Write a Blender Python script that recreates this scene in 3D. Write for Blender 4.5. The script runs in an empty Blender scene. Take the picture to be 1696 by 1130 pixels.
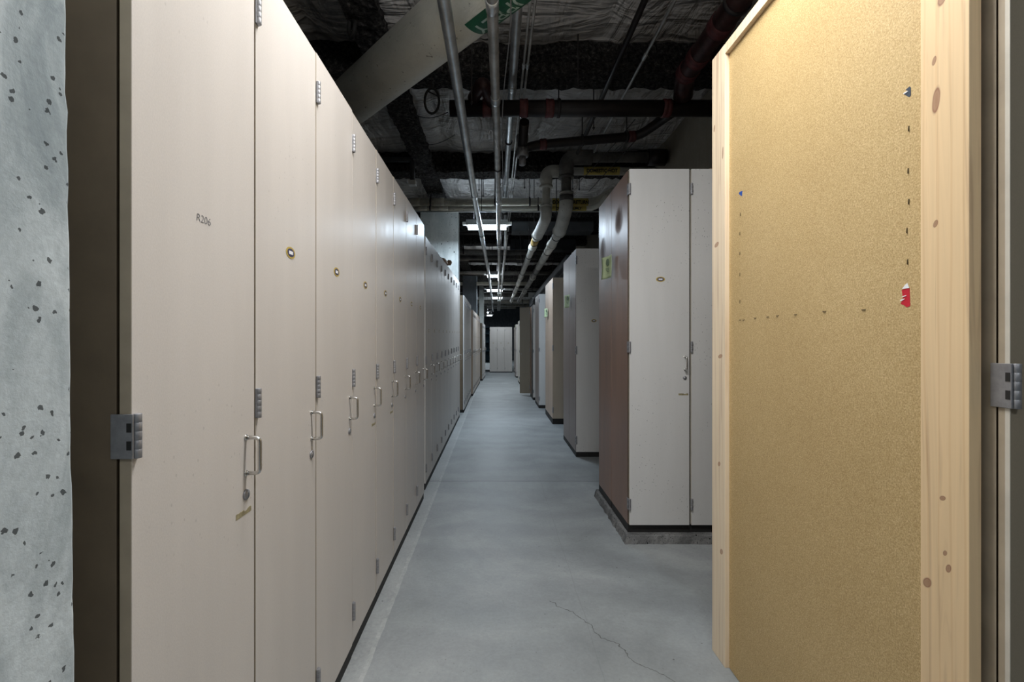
import bpy, bmesh, math, random
from mathutils import Vector, Matrix, noise
random.seed(7)
S = bpy.context.scene
C = S.collection
PI = math.pi
EYE = 1.30            # camera height above the floor (m)

# ------------------------------------------------------------------ camera
cam_d = bpy.data.cameras.new('camera')
cam_d.sensor_width = 36; cam_d.lens = 16.0
cam_d.shift_x = 27.5/1696; cam_d.shift_y = 1/1696
cam_d.clip_start = 0.02; cam_d.clip_end = 100
cam = bpy.data.objects.new('camera', cam_d); C.objects.link(cam)
cam.location = (0, 0, EYE); cam.rotation_euler = (PI/2, 0, 0)
S.camera = cam

# ------------------------------------------------------------------ world and exposure
W = bpy.data.worlds.new('world'); S.world = W; W.use_nodes = True
W.node_tree.nodes['Background'].inputs[0].default_value = (0.75, 0.85, 1, 1)
W.node_tree.nodes['Background'].inputs[1].default_value = 0.03
S.view_settings.view_transform = 'Standard'
S.view_settings.look = 'None'
S.view_settings.gamma = 1
S.view_settings.use_curve_mapping = False
S.view_settings.exposure = 0.0

COOL = (0.80, 0.91, 1.0)
def area(name, loc, sx, sy, power, col=COOL):
    d = bpy.data.lights.new(name, 'AREA'); d.shape = 'RECTANGLE'; d.size = sx; d.size_y = sy
    d.energy = power; d.color = col
    o = bpy.data.objects.new(name, d); C.objects.link(o); o.location = loc
    return o
# (x centre, y, z of the lens underside, length, power, colour)
LAMPS = [
 (0.15, 1.25, 3.04, 1.20, 51, 34, (1.0, 0.985, 0.965), 'white strip lamp hanging over the near end of the aisle'),
 (0.45, -1.15, 3.04, 1.20, 20, 14, (0.86, 0.93, 1.0), 'white strip lamp hanging behind the camera'),
 (-0.13, 7.2, 3.13, 0.60, 62, 2.5, (0.70, 0.85, 1.0), 'largest strip lamp in view, hanging in front of the pale concrete column'),
 (-0.06, 12.0, 3.05, 0.30, 62, 3, COOL, 'second strip lamp along the aisle, between the two steel conduits'),
 (-0.02, 15.5, 3.065, 0.52, 56, 3, COOL, 'third strip lamp along the aisle, crossed by both conduits'),
 (0.06, 18.3, 3.08, 0.42, 34, 2, COOL, 'fourth strip lamp along the aisle, above the three closing cabinets'),
 (-0.55, 25.5, 2.95, 0.34, 45, 5, COOL, 'small far strip lamp left of the conduits, higher of the far pair'),
 (-0.38, 28.0, 2.93, 0.34, 35, 4, COOL, 'small far strip lamp left of the conduits, lower of the far pair'),
]
for i, L in enumerate(LAMPS):
    area('lamp_light', (L[0], L[1], L[2]-0.062), L[3], 0.16, L[4], L[6])
    up = area('added_ceiling_fill', (L[0], L[1], L[2]+0.115), L[3], 0.10, L[5], L[6]); up.rotation_euler = (PI, 0, 0)  # added upward fill to brighten the ceiling, not an output of the fixtures

# ------------------------------------------------------------------ material helpers
def nm(name):
    m = bpy.data.materials.new(name); m.use_nodes = True
    nt = m.node_tree; b = nt.nodes['Principled BSDF']
    return m, nt, b
def nd(nt, t, **kw):
    n = nt.nodes.new(t)
    for k, v in kw.items():
        if k.startswith('i_'):
            n.inputs[k[2:].replace('_', ' ')].default_value = v
        else: setattr(n, k, v)
    return n
def ramp(nt, src, stops):
    r = nt.nodes.new('ShaderNodeValToRGB'); e = r.color_ramp.elements
    e[0].position, e[0].color = stops[0][0], (*stops[0][1], 1)
    e[1].position, e[1].color = stops[-1][0], (*stops[-1][1], 1)
    for p, c in stops[1:-1]:
        x = e.new(p); x.color = (*c, 1)
    nt.links.new(src, r.inputs[0]); return r.outputs[0]
def mix(nt, fac, a, b, mode='MIX'):
    m = nt.nodes.new('ShaderNodeMix'); m.data_type = 'RGBA'; m.blend_type = mode
    if isinstance(fac, (int, float)): m.inputs[0].default_value = fac
    else: nt.links.new(fac, m.inputs[0])
    for s, v in ((6, a), (7, b)):
        if isinstance(v, tuple): m.inputs[s].default_value = (*v[:3], 1)
        else: nt.links.new(v, m.inputs[s])
    return m.outputs[2]
def math_(nt, op, a, b=None, c=None, clamp=False):
    m = nt.nodes.new('ShaderNodeMath'); m.operation = op; m.use_clamp = clamp
    for i, v in enumerate((a, b, c)):
        if v is None: continue
        if isinstance(v, (int, float)): m.inputs[i].default_value = v
        else: nt.links.new(v, m.inputs[i])
    return m.outputs[0]
def coords(nt, kind='Object', scale=(1,1,1)):
    t = nt.nodes.new('ShaderNodeTexCoord'); mp = nt.nodes.new('ShaderNodeMapping')
    mp.inputs['Scale'].default_value = scale
    nt.links.new(t.outputs[kind], mp.inputs[0]); return mp.outputs[0]
def world_pos(nt, scale=(1,1,1)):
    t = nt.nodes.new('ShaderNodeNewGeometry'); mp = nt.nodes.new('ShaderNodeMapping')
    mp.inputs['Scale'].default_value = scale
    nt.links.new(t.outputs['Position'], mp.inputs[0]); return mp.outputs[0]
def noise_(nt, vec, scale, detail=4, rough=.55, dist=0):
    n = nt.nodes.new('ShaderNodeTexNoise'); n.inputs['Scale'].default_value = scale
    n.inputs['Detail'].default_value = detail; n.inputs['Roughness'].default_value = rough
    n.inputs['Distortion'].default_value = dist
    nt.links.new(vec, n.inputs['Vector']); return n.outputs['Fac']
def bump(nt, b, h, strength=.3, dist=.01):
    n = nt.nodes.new('ShaderNodeBump'); n.inputs['Strength'].default_value = strength
    n.inputs['Distance'].default_value = dist
    nt.links.new(h, n.inputs['Height']); nt.links.new(n.outputs[0], b.inputs['Normal'])

M = {}
def simple(key, col, rough=.5, metal=0, var=.12, scale=20, bmp=0, coat=0):
    m, nt, b = nm(key); v = world_pos(nt)
    f = noise_(nt, v, scale)
    c = ramp(nt, f, [(.3, tuple(x*(1-var) for x in col)), (.7, tuple(min(1, x*(1+var)) for x in col))])
    nt.links.new(c, b.inputs['Base Color']); b.inputs['Roughness'].default_value = rough
    b.inputs['Metallic'].default_value = metal
    b.inputs['Coat Weight'].default_value = coat
    if bmp: bump(nt, b, noise_(nt, v, scale*6), bmp, .003)
    M[key] = m; return m

def panel_mat(key, col, rough, stain, speck, bmp=.08, spec=.5, smudge=False):
    """painted / laminated door: fine canvas grain, faint vertical wear, small scuffs"""
    m, nt, b = nm(key)
    v = world_pos(nt); vs = world_pos(nt, (6, 6, .7))
    big = noise_(nt, vs, 1.3, 5, .6)
    c = ramp(nt, big, [(.3, tuple(x*(1-stain) for x in col)), (.6, col), (.8, tuple(min(1, x*(1+stain*.5)) for x in col))])
    vo = nd(nt, 'ShaderNodeTexVoronoi'); vo.inputs['Scale'].default_value = 55
    nt.links.new(world_pos(nt, (1, 1, .7)), vo.inputs['Vector'])
    dots = ramp(nt, vo.outputs['Distance'], [(.0, (1,1,1)), (.10, (1,1,1)), (.14, (0,0,0))])
    gate = ramp(nt, noise_(nt, v, 2.2, 3), [(.50, (0,0,0)), (.60, (1,1,1))])
    sp = mix(nt, 1, dots, gate, 'MULTIPLY')
    f = math_(nt, 'MULTIPLY', sp, speck)
    c = mix(nt, f, c, tuple(x*.3 for x in col))
    fine = noise_(nt, world_pos(nt, (1, 1, .6)), 420, 2, .7)
    c = mix(nt, .5, c, ramp(nt, fine, [(.3, (.84,.84,.84)), (.7, (1,1,1))]), 'MULTIPLY')
    nt.links.new(c, b.inputs['Base Color'])
    r = math_(nt, 'MULTIPLY_ADD', big, .16, rough-.08)
    if smudge:                                               # greasy rubbed patches near the top
        sm = nt.nodes.new('ShaderNodeSeparateXYZ'); nt.links.new(v, sm.inputs[0]); k = None
        wb = math_(nt, 'MULTIPLY_ADD', noise_(nt, world_pos(nt, (1, 1, .5)), 16, 5, .65), 1.5, -.75)
        for cy, cz in ((3.66, 2.03), (3.19, 2.15)):
            a = math_(nt, 'DIVIDE', math_(nt, 'SUBTRACT', sm.outputs[1], cy), .11)
            e = math_(nt, 'DIVIDE', math_(nt, 'SUBTRACT', sm.outputs[2], cz), .11)
            q = math_(nt, 'ADD', math_(nt, 'ADD', math_(nt, 'MULTIPLY', a, a), math_(nt, 'MULTIPLY', e, e)), wb)
            q = math_(nt, 'SUBTRACT', 1.0, q, clamp=True); k = q if k is None else math_(nt, 'MAXIMUM', k, q)
        r = math_(nt, 'ADD', r, math_(nt, 'MULTIPLY', k, .35)); c = mix(nt, math_(nt, 'MULTIPLY', k, .6), c, (.045, .028, .022))
        nt.links.new(c, b.inputs['Base Color'])
    nt.links.new(r, b.inputs['Roughness'])
    b.inputs['Specular IOR Level'].default_value = spec
    bump(nt, b, fine, bmp, .002)
    M[key] = m; return m
panel_mat('beige', (.64, .597, .558), .36, .06, .25)
panel_mat('beige_worn', (.64, .60, .56), .42, .16, .9)
panel_mat('tan', (.50, .42, .33), .48, .10, .5)
panel_mat('greige', (.665, .655, .64), .45, .05, .9)
panel_mat('brown_side', (.29, .172, .122), .38, .30, .15, .05, .40, smudge=True)
panel_mat('mauve_side', (.26, .20, .175), .42, .22, .2, .05)
panel_mat('peach_side', (.50, .37, .28), .45, .15, .2, .05)
panel_mat('khaki', (.28, .235, .17), .5, .08, .2, .05)
simple('body_brown', (.17, .125, .08), .6, 0, .1, 14)
simple('edge', (.42, .345, .25), .6, 0, .1, 14)
simple('cream_edge', (.62, .58, .50), .5, 0, .08, 14)
simple('shaded_core', (.045, .028, .014), .7, 0, .2, 30)  # brown carcass front, darkened to paint the shade inside the door gaps
simple('black', (.012, .011, .010), .7, 0, .2, 20)
simple('steel', (.42, .42, .43), .33, 1, .12, 60)
simple('steel_dark', (.30, .30, .315), .45, .55, .15, 60)
simple('chrome', (.60, .59, .57), .24, 1, .08, 60)
simple('galv', (.66, .69, .71), .30, .8, .22, 8, .05)
simple('galv_dull', (.50, .50, .49), .42, .75, .3, 10, .1)
simple('white_plastic', (.72, .74, .74), .5, 0, .05, 20)
simple('housing_grey', (.22, .23, .24), .6, 0, .05, 20)
simple('gold', (.52, .38, .08), .5, .1, .05, 20)
simple('ink', (.05, .045, .09), .5, 0, .1, 20)
simple('paper_white', (.85, .85, .88), .6, 0, .03, 20)
simple('pencil', (.13, .13, .14), .7, 0, .2, 400)
simple('tape', (.30, .26, .15), .5, 0, .35, 90)
simple('green_paper', (.50, .60, .36), .8, 0, .07, 20)
simple('green_mark', (.16, .22, .15), .8, 0, .1, 20)
simple('green_label', (.005, .10, .045), .5, 0, .15, 20)
simple('label_text', (.45, .58, .52), .6, 0, .05, 20)
simple('yellow_label', (.50, .40, .10), .6, 0, .15, 20)
simple('brass', (.40, .27, .08), .5, .4, .2, 20)
simple('red_paint', (.10, .022, .024), .5, 0, .35, 20)
simple('black_iron', (.017, .012, .012), .4, .2, .4, 12, .2)
simple('iron_worn', (.05, .022, .022), .38, .3, .5, 14, .2)
simple('rod', (.045, .04, .042), .5, .5, .2, 20)
simple('teal', (.012, .055, .085), .6, 0, .3, 10)
simple('scrap_blue', (.02, .08, .35), .6, 0, .2, 300)
simple('scrap_slate', (.045, .06, .085), .6, 0, .2, 300)
simple('scrap_red', (.55, .012, .03), .6, 0, .1, 300)
simple('staple', (.09, .065, .03), .5, .6, .2, 300)
simple('card', (.33, .22, .14), .8, 0, .1, 20)
simple('dark_duct', (.05, .055, .06), .6, .2, .3, 3)

def jacket_mat(key, col, soot):
    m, nt, b = nm(key); v = world_pos(nt)
    c = ramp(nt, noise_(nt, v, 2.5, 6, .6), [(.35, tuple(x*(1-soot) for x in col)), (.6, col)])
    sp = ramp(nt, noise_(nt, v, 35, 3, .6), [(.27, (.25,.22,.18)), (.34, (1,1,1))])
    c = mix(nt, .8, c, sp, 'MULTIPLY')
    nt.links.new(c, b.inputs['Base Color']); b.inputs['Roughness'].default_value = .55
    h = noise_(nt, world_pos(nt, (1,1,3)), 9, 5, .6, 1.5)
    bump(nt, b, h, .35, .02)
    M[key] = m
jacket_mat('jacket_cream', (.80, .78, .69), .22)
jacket_mat('jacket_white', (.60, .59, .54), .35)
jacket_mat('jacket_dirty', (.20, .19, .175), .65)

def floor_mat():
    m, nt, b = nm('floor_concrete'); v = world_pos(nt)
    sep = nt.nodes.new('ShaderNodeSeparateXYZ'); nt.links.new(v, sep.inputs[0])
    X, Y = sep.outputs[0], sep.outputs[1]
    n1 = noise_(nt, v, 1.1, 8, .62, .6)
    c = ramp(nt, n1, [(.30, (.215,.232,.235)), (.5, (.30,.322,.328)), (.68, (.385,.405,.41))])
    n2 = noise_(nt, v, 60, 5, .7)
    c = mix(nt, .55, c, ramp(nt, n2, [(.3, (.72,.72,.72)), (.7, (1,1,1))]), 'MULTIPLY')
    # trowel arcs
    wv = nd(nt, 'ShaderNodeTexWave', wave_type='RINGS', rings_direction='Z'); wv.inputs['Scale'].default_value = .8
    wv.inputs['Distortion'].default_value = 9; wv.inputs['Detail'].default_value = 3
    nt.links.new(v, wv.inputs['Vector'])
    c = mix(nt, .34, c, ramp(nt, wv.outputs['Fac'], [(.2, (.7,.7,.72)), (.8, (1.0,1.0,1.0))]), 'MULTIPLY')
    n3 = noise_(nt, v, 6.5, 7, .68, 1.2)
    c = mix(nt, .45, c, ramp(nt, n3, [(.34, (.78,.78,.78)), (.52, (.94,.94,.94)), (.66, (1,1,1))]), 'MULTIPLY')
    vs_ = nd(nt, 'ShaderNodeTexVoronoi'); vs_.inputs['Scale'].default_value = 24
    nt.links.new(v, vs_.inputs['Vector'])
    c = mix(nt, ramp(nt, vs_.outputs['Distance'], [(.05, (.55,.55,.55)), (.08, (0,0,0))]), c, (.12,.12,.12))
    # lighter strip beside the left cabinets
    wob = math_(nt, 'MULTIPLY_ADD', noise_(nt, v, 9, 4), .016, -.008)
    xs = math_(nt, 'ADD', X, wob)
    s = math_(nt, 'LESS_THAN', xs, -.505)
    c = mix(nt, math_(nt, 'MULTIPLY', s, math_(nt, 'MULTIPLY', n2, .34)), c, (.62,.62,.60))
    edge = math_(nt, 'LESS_THAN', math_(nt, 'ABSOLUTE', math_(nt, 'ADD', xs, .516)), .010)
    eg = math_(nt, 'MULTIPLY', edge, math_(nt, 'MULTIPLY', math_(nt, 'MULTIPLY_ADD', noise_(nt, v, 22, 5, .7), 3.2, -1.35, clamp=True), .42))
    c = mix(nt, eg, c, (.62,.63,.61))
    # joints
    def line(src, pos, w, k, cc):
        nonlocal c
        l = math_(nt, 'LESS_THAN', math_(nt, 'ABSOLUTE', math_(nt, 'SUBTRACT', src, pos)), w)
        c = mix(nt, math_(nt, 'MULTIPLY', l, k), c, cc)
    line(math_(nt, 'MULTIPLY_ADD', noise_(nt, v, 4, 3), .02, Y), 4.25, .006, .75, (.07,.075,.08))
    line(math_(nt, 'MULTIPLY_ADD', noise_(nt, v, 3, 3), .03, X), .435, .0022, .20, (.12,.13,.13))
    # wandering crack
    wob2 = math_(nt, 'MULTIPLY_ADD', noise_(nt, v, 5, 4, .55), .22, -.11)
    t = math_(nt, 'MULTIPLY_ADD', Y, .70, X)          # X + .70 Y
    t = math_(nt, 'ADD', t, wob2)
    cr = math_(nt, 'LESS_THAN', math_(nt, 'ABSOLUTE', math_(nt, 'SUBTRACT', t, 1.885)), .0028)
    lim = math_(nt, 'MULTIPLY', math_(nt, 'GREATER_THAN', X, .27), math_(nt, 'LESS_THAN', X, .90))
    c = mix(nt, math_(nt, 'MULTIPLY', math_(nt, 'MULTIPLY', cr, lim), .8), c, (.06,.06,.055))
    # pits and specks
    vo = nd(nt, 'ShaderNodeTexVoronoi'); vo.inputs['Scale'].default_value = 9
    nt.links.new(v, vo.inputs['Vector'])
    pit = ramp(nt, vo.outputs['Distance'], [(.028, (.8,.8,.8)), (.045, (0,0,0))])
    c = mix(nt, pit, c, (.07,.07,.07))
    nt.links.new(c, b.inputs['Base Color'])
    nt.links.new(math_(nt, 'MULTIPLY_ADD', n1, .3, .36), b.inputs['Roughness'])
    bump(nt, b, n2, .12, .004)
    M['floor'] = m
floor_mat()

def concrete_mat(key, dark, lite, pits=True, psz=.10, pscale=22):
    m, nt, b = nm(key); v = world_pos(nt)
    n1 = noise_(nt, world_pos(nt, (1, 1, .45)), 7, 8, .68, .8)
    c = ramp(nt, n1, [(.33, dark), (.5, tuple((a+b_)/2 for a, b_ in zip(dark, lite))), (.64, lite)])
    fine = noise_(nt, v, 90, 4, .7)
    c = mix(nt, .5, c, ramp(nt, fine, [(.3, (.75,.75,.75)), (.65, (1,1,1))]), 'MULTIPLY')
    h = fine
    if pits:
        for sc, th, k in ((pscale, psz, 1.0), (pscale*3.1, psz*1.5, .8)):
            vo = nd(nt, 'ShaderNodeTexVoronoi'); vo.inputs['Scale'].default_value = sc
            wv = nt.nodes.new('ShaderNodeVectorMath'); wv.operation = 'ADD'
            nz = nt.nodes.new('ShaderNodeTexNoise'); nz.inputs['Scale'].default_value = sc*2.6
            nt.links.new(v, nz.inputs['Vector'])
            sc_ = nt.nodes.new('ShaderNodeVectorMath'); sc_.operation = 'SCALE'; sc_.inputs['Scale'].default_value = .55/sc
            nt.links.new(nz.outputs['Color'], sc_.inputs[0]); nt.links.new(v, wv.inputs[0]); nt.links.new(sc_.outputs[0], wv.inputs[1])
            nt.links.new(wv.outputs[0], vo.inputs['Vector'])
            wsep = nt.nodes.new('ShaderNodeSeparateColor'); nt.links.new(vo.outputs['Color'], wsep.inputs[0])
            rad = math_(nt, 'MULTIPLY', math_(nt, 'POWER', wsep.outputs[0], 2.8), th*1.6)
            p = math_(nt, 'MULTIPLY', math_(nt, 'LESS_THAN', vo.outputs['Distance'], rad), k)
            c = mix(nt, p, c, tuple(x*.03 for x in dark))
            h = math_(nt, 'SUBTRACT', h, p)
    nt.links.new(c, b.inputs['Base Color']); b.inputs['Roughness'].default_value = .8; b.inputs['Specular IOR Level'].default_value = .12
    bump(nt, b, h, .22, .003)
    M[key] = m
concrete_mat('concrete_near', (.27, .32, .345), (.62, .685, .715), True, .11, 26)
concrete_mat('concrete_pale', (.44, .47, .46), (.60, .62, .60), True, .10, 9)
concrete_mat('concrete_dark', (.16, .19, .22), (.22, .25, .28), True, .08, 7)
concrete_mat('curb_concrete', (.10, .10, .10), (.24, .24, .235), True, .2, 60)
concrete_mat('wall_paint', (.27, .24, .19), (.32, .285, .23), False)
concrete_mat('wall_dark', (.05, .06, .07), (.09, .10, .11), False)

def spray_mat():
    m, nt, b = nm('fireproofing'); v = world_pos(nt)
    vo = nd(nt, 'ShaderNodeTexVoronoi'); vo.inputs['Scale'].default_value = 45; nt.links.new(v, vo.inputs['Vector'])
    f = noise_(nt, v, 30, 6, .75)
    c = ramp(nt, f, [(.40, (.014,.013,.013)), (.58, (.07,.066,.064)), (.72, (.28,.26,.24))])
    nt.links.new(c, b.inputs['Base Color']); b.inputs['Roughness'].default_value = .95
    b.inputs['Specular IOR Level'].default_value = .1
    bump(nt, b, f, 1.0, .03)
    M['spray'] = m
spray_mat()
def batt_mat():
    m, nt, b = nm('insulation_facing'); v = world_pos(nt)
    c = ramp(nt, noise_(nt, v, 2, 5), [(.3, (.42,.40,.385)), (.7, (.60,.58,.56))])
    nt.links.new(c, b.inputs['Base Color']); b.inputs['Roughness'].default_value = .38
    w = noise_(nt, world_pos(nt, (1, .30, 1)), 2.6, 3, .5, 2.6)
    w2 = noise_(nt, world_pos(nt, (.25, 1, 1)), 3.4, 3, .5, 2.2)
    bump(nt, b, math_(nt, 'ADD', w, w2), .9, .12)
    M['batt'] = m
batt_mat()

def pine_mat(key, col, dark, knots, gx=1.0):
    """planed pine: long grain along Z, explicit knots given as (y, z, half_y, half_z)"""
    m, nt, b = nm(key); v = world_pos(nt)
    g = noise_(nt, world_pos(nt, (22, 22, .8)), 1.6, 5, .5, 1.6)
    c = ramp(nt, g, [(.25, tuple((a*.55+d*.45) for a, d in zip(col, dark))), (.45, col), (.62, tuple(min(1, x*1.06) for x in col)), (.8, tuple((a*.7+d*.3) for a, d in zip(col, dark)))])
    sep = nt.nodes.new('ShaderNodeSeparateXYZ'); nt.links.new(v, sep.inputs[0])
    wob = math_(nt, 'MULTIPLY_ADD', noise_(nt, v, 18, 3), .5, -.25)
    for ky, kz, ry, rz in knots:
        dy = math_(nt, 'DIVIDE', math_(nt, 'SUBTRACT', sep.outputs[1], ky), ry)
        dz = math_(nt, 'DIVIDE', math_(nt, 'SUBTRACT', sep.outputs[2], kz), rz)
        dy = math_(nt, 'MULTIPLY_ADD', dz, .35, dy)
        d = math_(nt, 'SQRT', math_(nt, 'ADD', math_(nt, 'MULTIPLY', dy, dy), math_(nt, 'MULTIPLY', dz, dz)))
        d = math_(nt, 'ADD', d, wob)
        k = ramp(nt, d, [(0, (.8,.8,.8)), (.55, (.75,.75,.75)), (.72, (1,1,1)), (.85, (.25,.25,.25)), (1.1, (0,0,0))])
        c = mix(nt, k, c, dark)
    # cathedral grain
    wv = nd(nt, 'ShaderNodeTexWave', wave_type='BANDS', bands_direction='Y'); wv.inputs['Scale'].default_value = 5
    wv.inputs['Distortion'].default_value = 8; wv.inputs['Detail'].default_value = 2; wv.inputs['Detail Scale'].default_value = .6
    nt.links.new(world_pos(nt, (1, 2.6, .22)), wv.inputs['Vector'])
    c = mix(nt, .22, c, ramp(nt, wv.outputs['Fac'], [(.0, (.70,.5,.32)), (.12, (1,1,1))]), 'MULTIPLY')
    nt.links.new(c, b.inputs['Base Color']); b.inputs['Roughness'].default_value = .55
    bump(nt, b, g, .1, .002)
    M[key] = m
pine_mat('pine_near', (.76, .555, .325), (.30, .15, .09),
   [(.944, 1.80, .010, .033), (.948, 1.885, .005, .010), (.930, 2.005, .012, .018), (.963, .790, .010, .013), (.918, .842, .006, .010), (.925, .87, .005, .007), (.945, 1.545, .006, .009), (.930, .98, .007, .006)])
pine_mat('pine_far', (.80, .66, .48), (.38, .21, .12),
   [(1.90, 2.19, .006, .016), (1.83, 2.06, .006, .03), (1.88, 1.70, .02, .012), (1.85, 1.24, .020, .010), (1.86, .80, .012, .012), (1.84, .45, .012, .014)])
pine_mat('pine_rail', (.74, .60, .42), (.40, .24, .14), [(1.3, 2.45, .03, .012)])
def board_mat():
    m, nt, b = nm('hardboard'); v = world_pos(nt)
    f = noise_(nt, world_pos(nt, (1, 1, 1)), 260, 4, .75, 0)
    f2 = noise_(nt, v, 95, 4, .7, 0)
    g = noise_(nt, v, 2.4, 5)
    c = ramp(nt, f, [(.30, (.36,.245,.10)), (.5, (.58,.42,.20)), (.70, (.80,.64,.38))])
    c = mix(nt, .55, c, ramp(nt, f2, [(.3, (.70,.64,.52)), (.7, (1,1,1))]), 'MULTIPLY')
    c = mix(nt, .5, c, ramp(nt, g, [(.3, (.80,.76,.68)), (.7, (1,1,1))]), 'MULTIPLY')
    nt.links.new(c, b.inputs['Base Color']); b.inputs['Roughness'].default_value = .62
    bump(nt, b, f, .25, .002)
    M['board'] = m
board_mat()
def lens_mat(key, col, s):
    m, nt, b = nm(key)
    b.inputs['Base Color'].default_value = (.8,.8,.8,1)
    b.inputs['Emission Color'].default_value = (*col, 1); b.inputs['Emission Strength'].default_value = s
    M[key] = m
lens_mat('lens', (.82, .92, 1.0), 9)

# ------------------------------------------------------------------ mesh helpers
def box(bm, x0, x1, y0, y1, z0, z1, bev=0):
    vs = [bm.verts.new((x, y, z)) for z in (z0, z1) for y in (y0, y1) for x in (x0, x1)]
    f = [(0,2,3,1), (4,5,7,6), (0,1,5,4), (2,6,7,3), (0,4,6,2), (1,3,7,5)]
    fs = [bm.faces.new([vs[i] for i in q]) for q in f]
    if bev:
        es = {e for q in fs for e in q.edges}
        bmesh.ops.bevel(bm, geom=list(es), offset=bev, segments=2, affect='EDGES', profile=.5)
def round_path(pts, r, seg=6):
    """insert an arc of radius r at every interior corner"""
    out = [Vector(pts[0])]
    for i in range(1, len(pts)-1):
        p, a, b = Vector(pts[i]), Vector(pts[i-1]), Vector(pts[i+1])
        da, db = (a-p), (b-p); rr = min(r, da.length*.49, db.length*.49)
        s, e = p+da.normalized()*rr, p+db.normalized()*rr
        for k in range(seg+1):
            t = k/seg
            out.append(s*(1-t)**2 + p*2*t*(1-t) + e*t*t)
    out.append(Vector(pts[-1])); return out
def tube(bm, pts, r, n=16, caps=True):
    pts = [Vector(p) for p in pts]
    rs = r if isinstance(r, (list, tuple)) else [r]*len(pts)
    rings = []; up = None
    for i, p in enumerate(pts):
        d = (pts[min(i+1, len(pts)-1)] - pts[max(i-1, 0)]).normalized()
        if up is None:
            up = Vector((0,0,1)) if abs(d.z) < .9 else Vector((1,0,0))
        up = (up - d*up.dot(d)).normalized(); s = d.cross(up)
        rings.append([bm.verts.new(p + (s*math.cos(2*PI*k/n) + up*math.sin(2*PI*k/n))*rs[i]) for k in range(n)])
    for a, b in zip(rings, rings[1:]):
        for k in range(n):
            f = bm.faces.new((a[k], a[(k+1)%n], b[(k+1)%n], b[k])); f.smooth = True
    if caps:
        bm.faces.new(rings[0][::-1]); bm.faces.new(rings[-1])
def lathe(bm, prof, c, axis, n=20):
    """prof: (radius, along) pairs about axis vector through c"""
    ax = Vector(axis).normalized(); u = ax.orthogonal().normalized(); v = ax.cross(u)
    tube(bm, [Vector(c)+ax*a for r_, a in prof], [max(r_, 1e-4) for r_, a in prof], n)
def B(fn=None, *a):
    bm = bmesh.new()
    if fn: fn(bm, *a)
    return bm
def obj(name, bm, mat, parent=None, loc=None):
    bmesh.ops.recalc_face_normals(bm, faces=bm.faces[:])
    me = bpy.data.meshes.new(name); bm.to_mesh(me); bm.free()
    for k in (mat if isinstance(mat, (list, tuple)) else [mat]): me.materials.append(M[k])
    o = bpy.data.objects.new(name, me); C.objects.link(o)
    if parent: o.parent = parent
    if loc: o.location = loc
    return o
def tag(o, label, cat, group=None):
    o['label'] = label; o['category'] = cat
    if group: o['group'] = group
    return o
def thing(name, label, cat, loc=(0,0,0), rz=0, group=None):
    o = bpy.data.objects.new(name, None); o.empty_display_size = .1; C.objects.link(o)
    o.location = loc; o.rotation_euler = (0, 0, rz); return tag(o, label, cat, group)
def struct(name, bm, mat):
    o = obj(name, bm, mat); o['kind'] = 'structure'; return o
def bx(x0, x1, y0, y1, z0, z1, bev=0):
    bm = bmesh.new(); box(bm, x0, x1, y0, y1, z0, z1, bev); return bm
def text_mesh(s, size, offset=0.0):
    cu = bpy.data.curves.new('t', 'FONT'); cu.body = s; cu.size = size; cu.align_x = 'CENTER'; cu.align_y = 'CENTER'
    cu.offset = offset; cu.resolution_u = 4
    o = bpy.data.objects.new('t', cu); C.objects.link(o)
    bpy.context.view_layer.update()
    me = bpy.data.meshes.new_from_object(o.evaluated_get(bpy.context.evaluated_depsgraph_get()))
    bpy.data.objects.remove(o); bpy.data.curves.remove(cu)
    bm = bmesh.new(); bm.from_mesh(me); bpy.data.meshes.remove(me)
    return bm

# ------------------------------------------------------------------ setting
YE, XL, XR, ZC = 32.0, -2.6, 2.16, 3.98
struct('floor', bx(XL-.1, XR+.1, -3.0, YE, -.12, 0), 'floor')
struct('wall_right', bx(XR, XR+.1, -3.0, YE, 0, ZC+.1), 'wall_paint')
struct('wall_left', bx(XL-.1, XL, -3.0, YE, 0, ZC+.1), 'wall_dark')
struct('wall_far', bx(XL-.1, XR+.1, YE, YE+.1, 0, ZC+.1), 'wall_dark')
struct('wall_rear', bx(XL-.1, XR+.1, -3.1, -3.0, 0, ZC+.1), 'wall_dark')
# near concrete wall end with a ragged arris
def near_wall():
    bm = bmesh.new()
    nz = 180; zs = [i*3.98/nz for i in range(nz+1)]
    def yf(z):
        e = .5386 - (z-1.3)*.0135
        return e + noise.noise(Vector((z*9, 3, 0)))*.0012 + noise.noise(Vector((z*60, 7, 0)))*.0028*(1 if z > 1.5 else .35)
    rows = []
    for z in zs:
        y = yf(z); ch = .0045 + abs(noise.noise(Vector((z*45, 1, 0))))*.006
        rows.append([bm.verts.new(p) for p in ((-.95, -.9, z), (-.5, -.9, z), (-.5, y-ch, z), (-.5-ch*.7, y, z), (-.95, y, z))])
    for a, b in zip(rows, rows[1:]):
        for k in range(5):
            bm.faces.new((a[k], a[(k+1)%5], b[(k+1)%5], b[k]))
    bm.faces.new(rows[0][::-1]); bm.faces.new(rows[-1])
    return bm
struct('wall_near_left', near_wall(), 'concrete_near')
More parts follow.
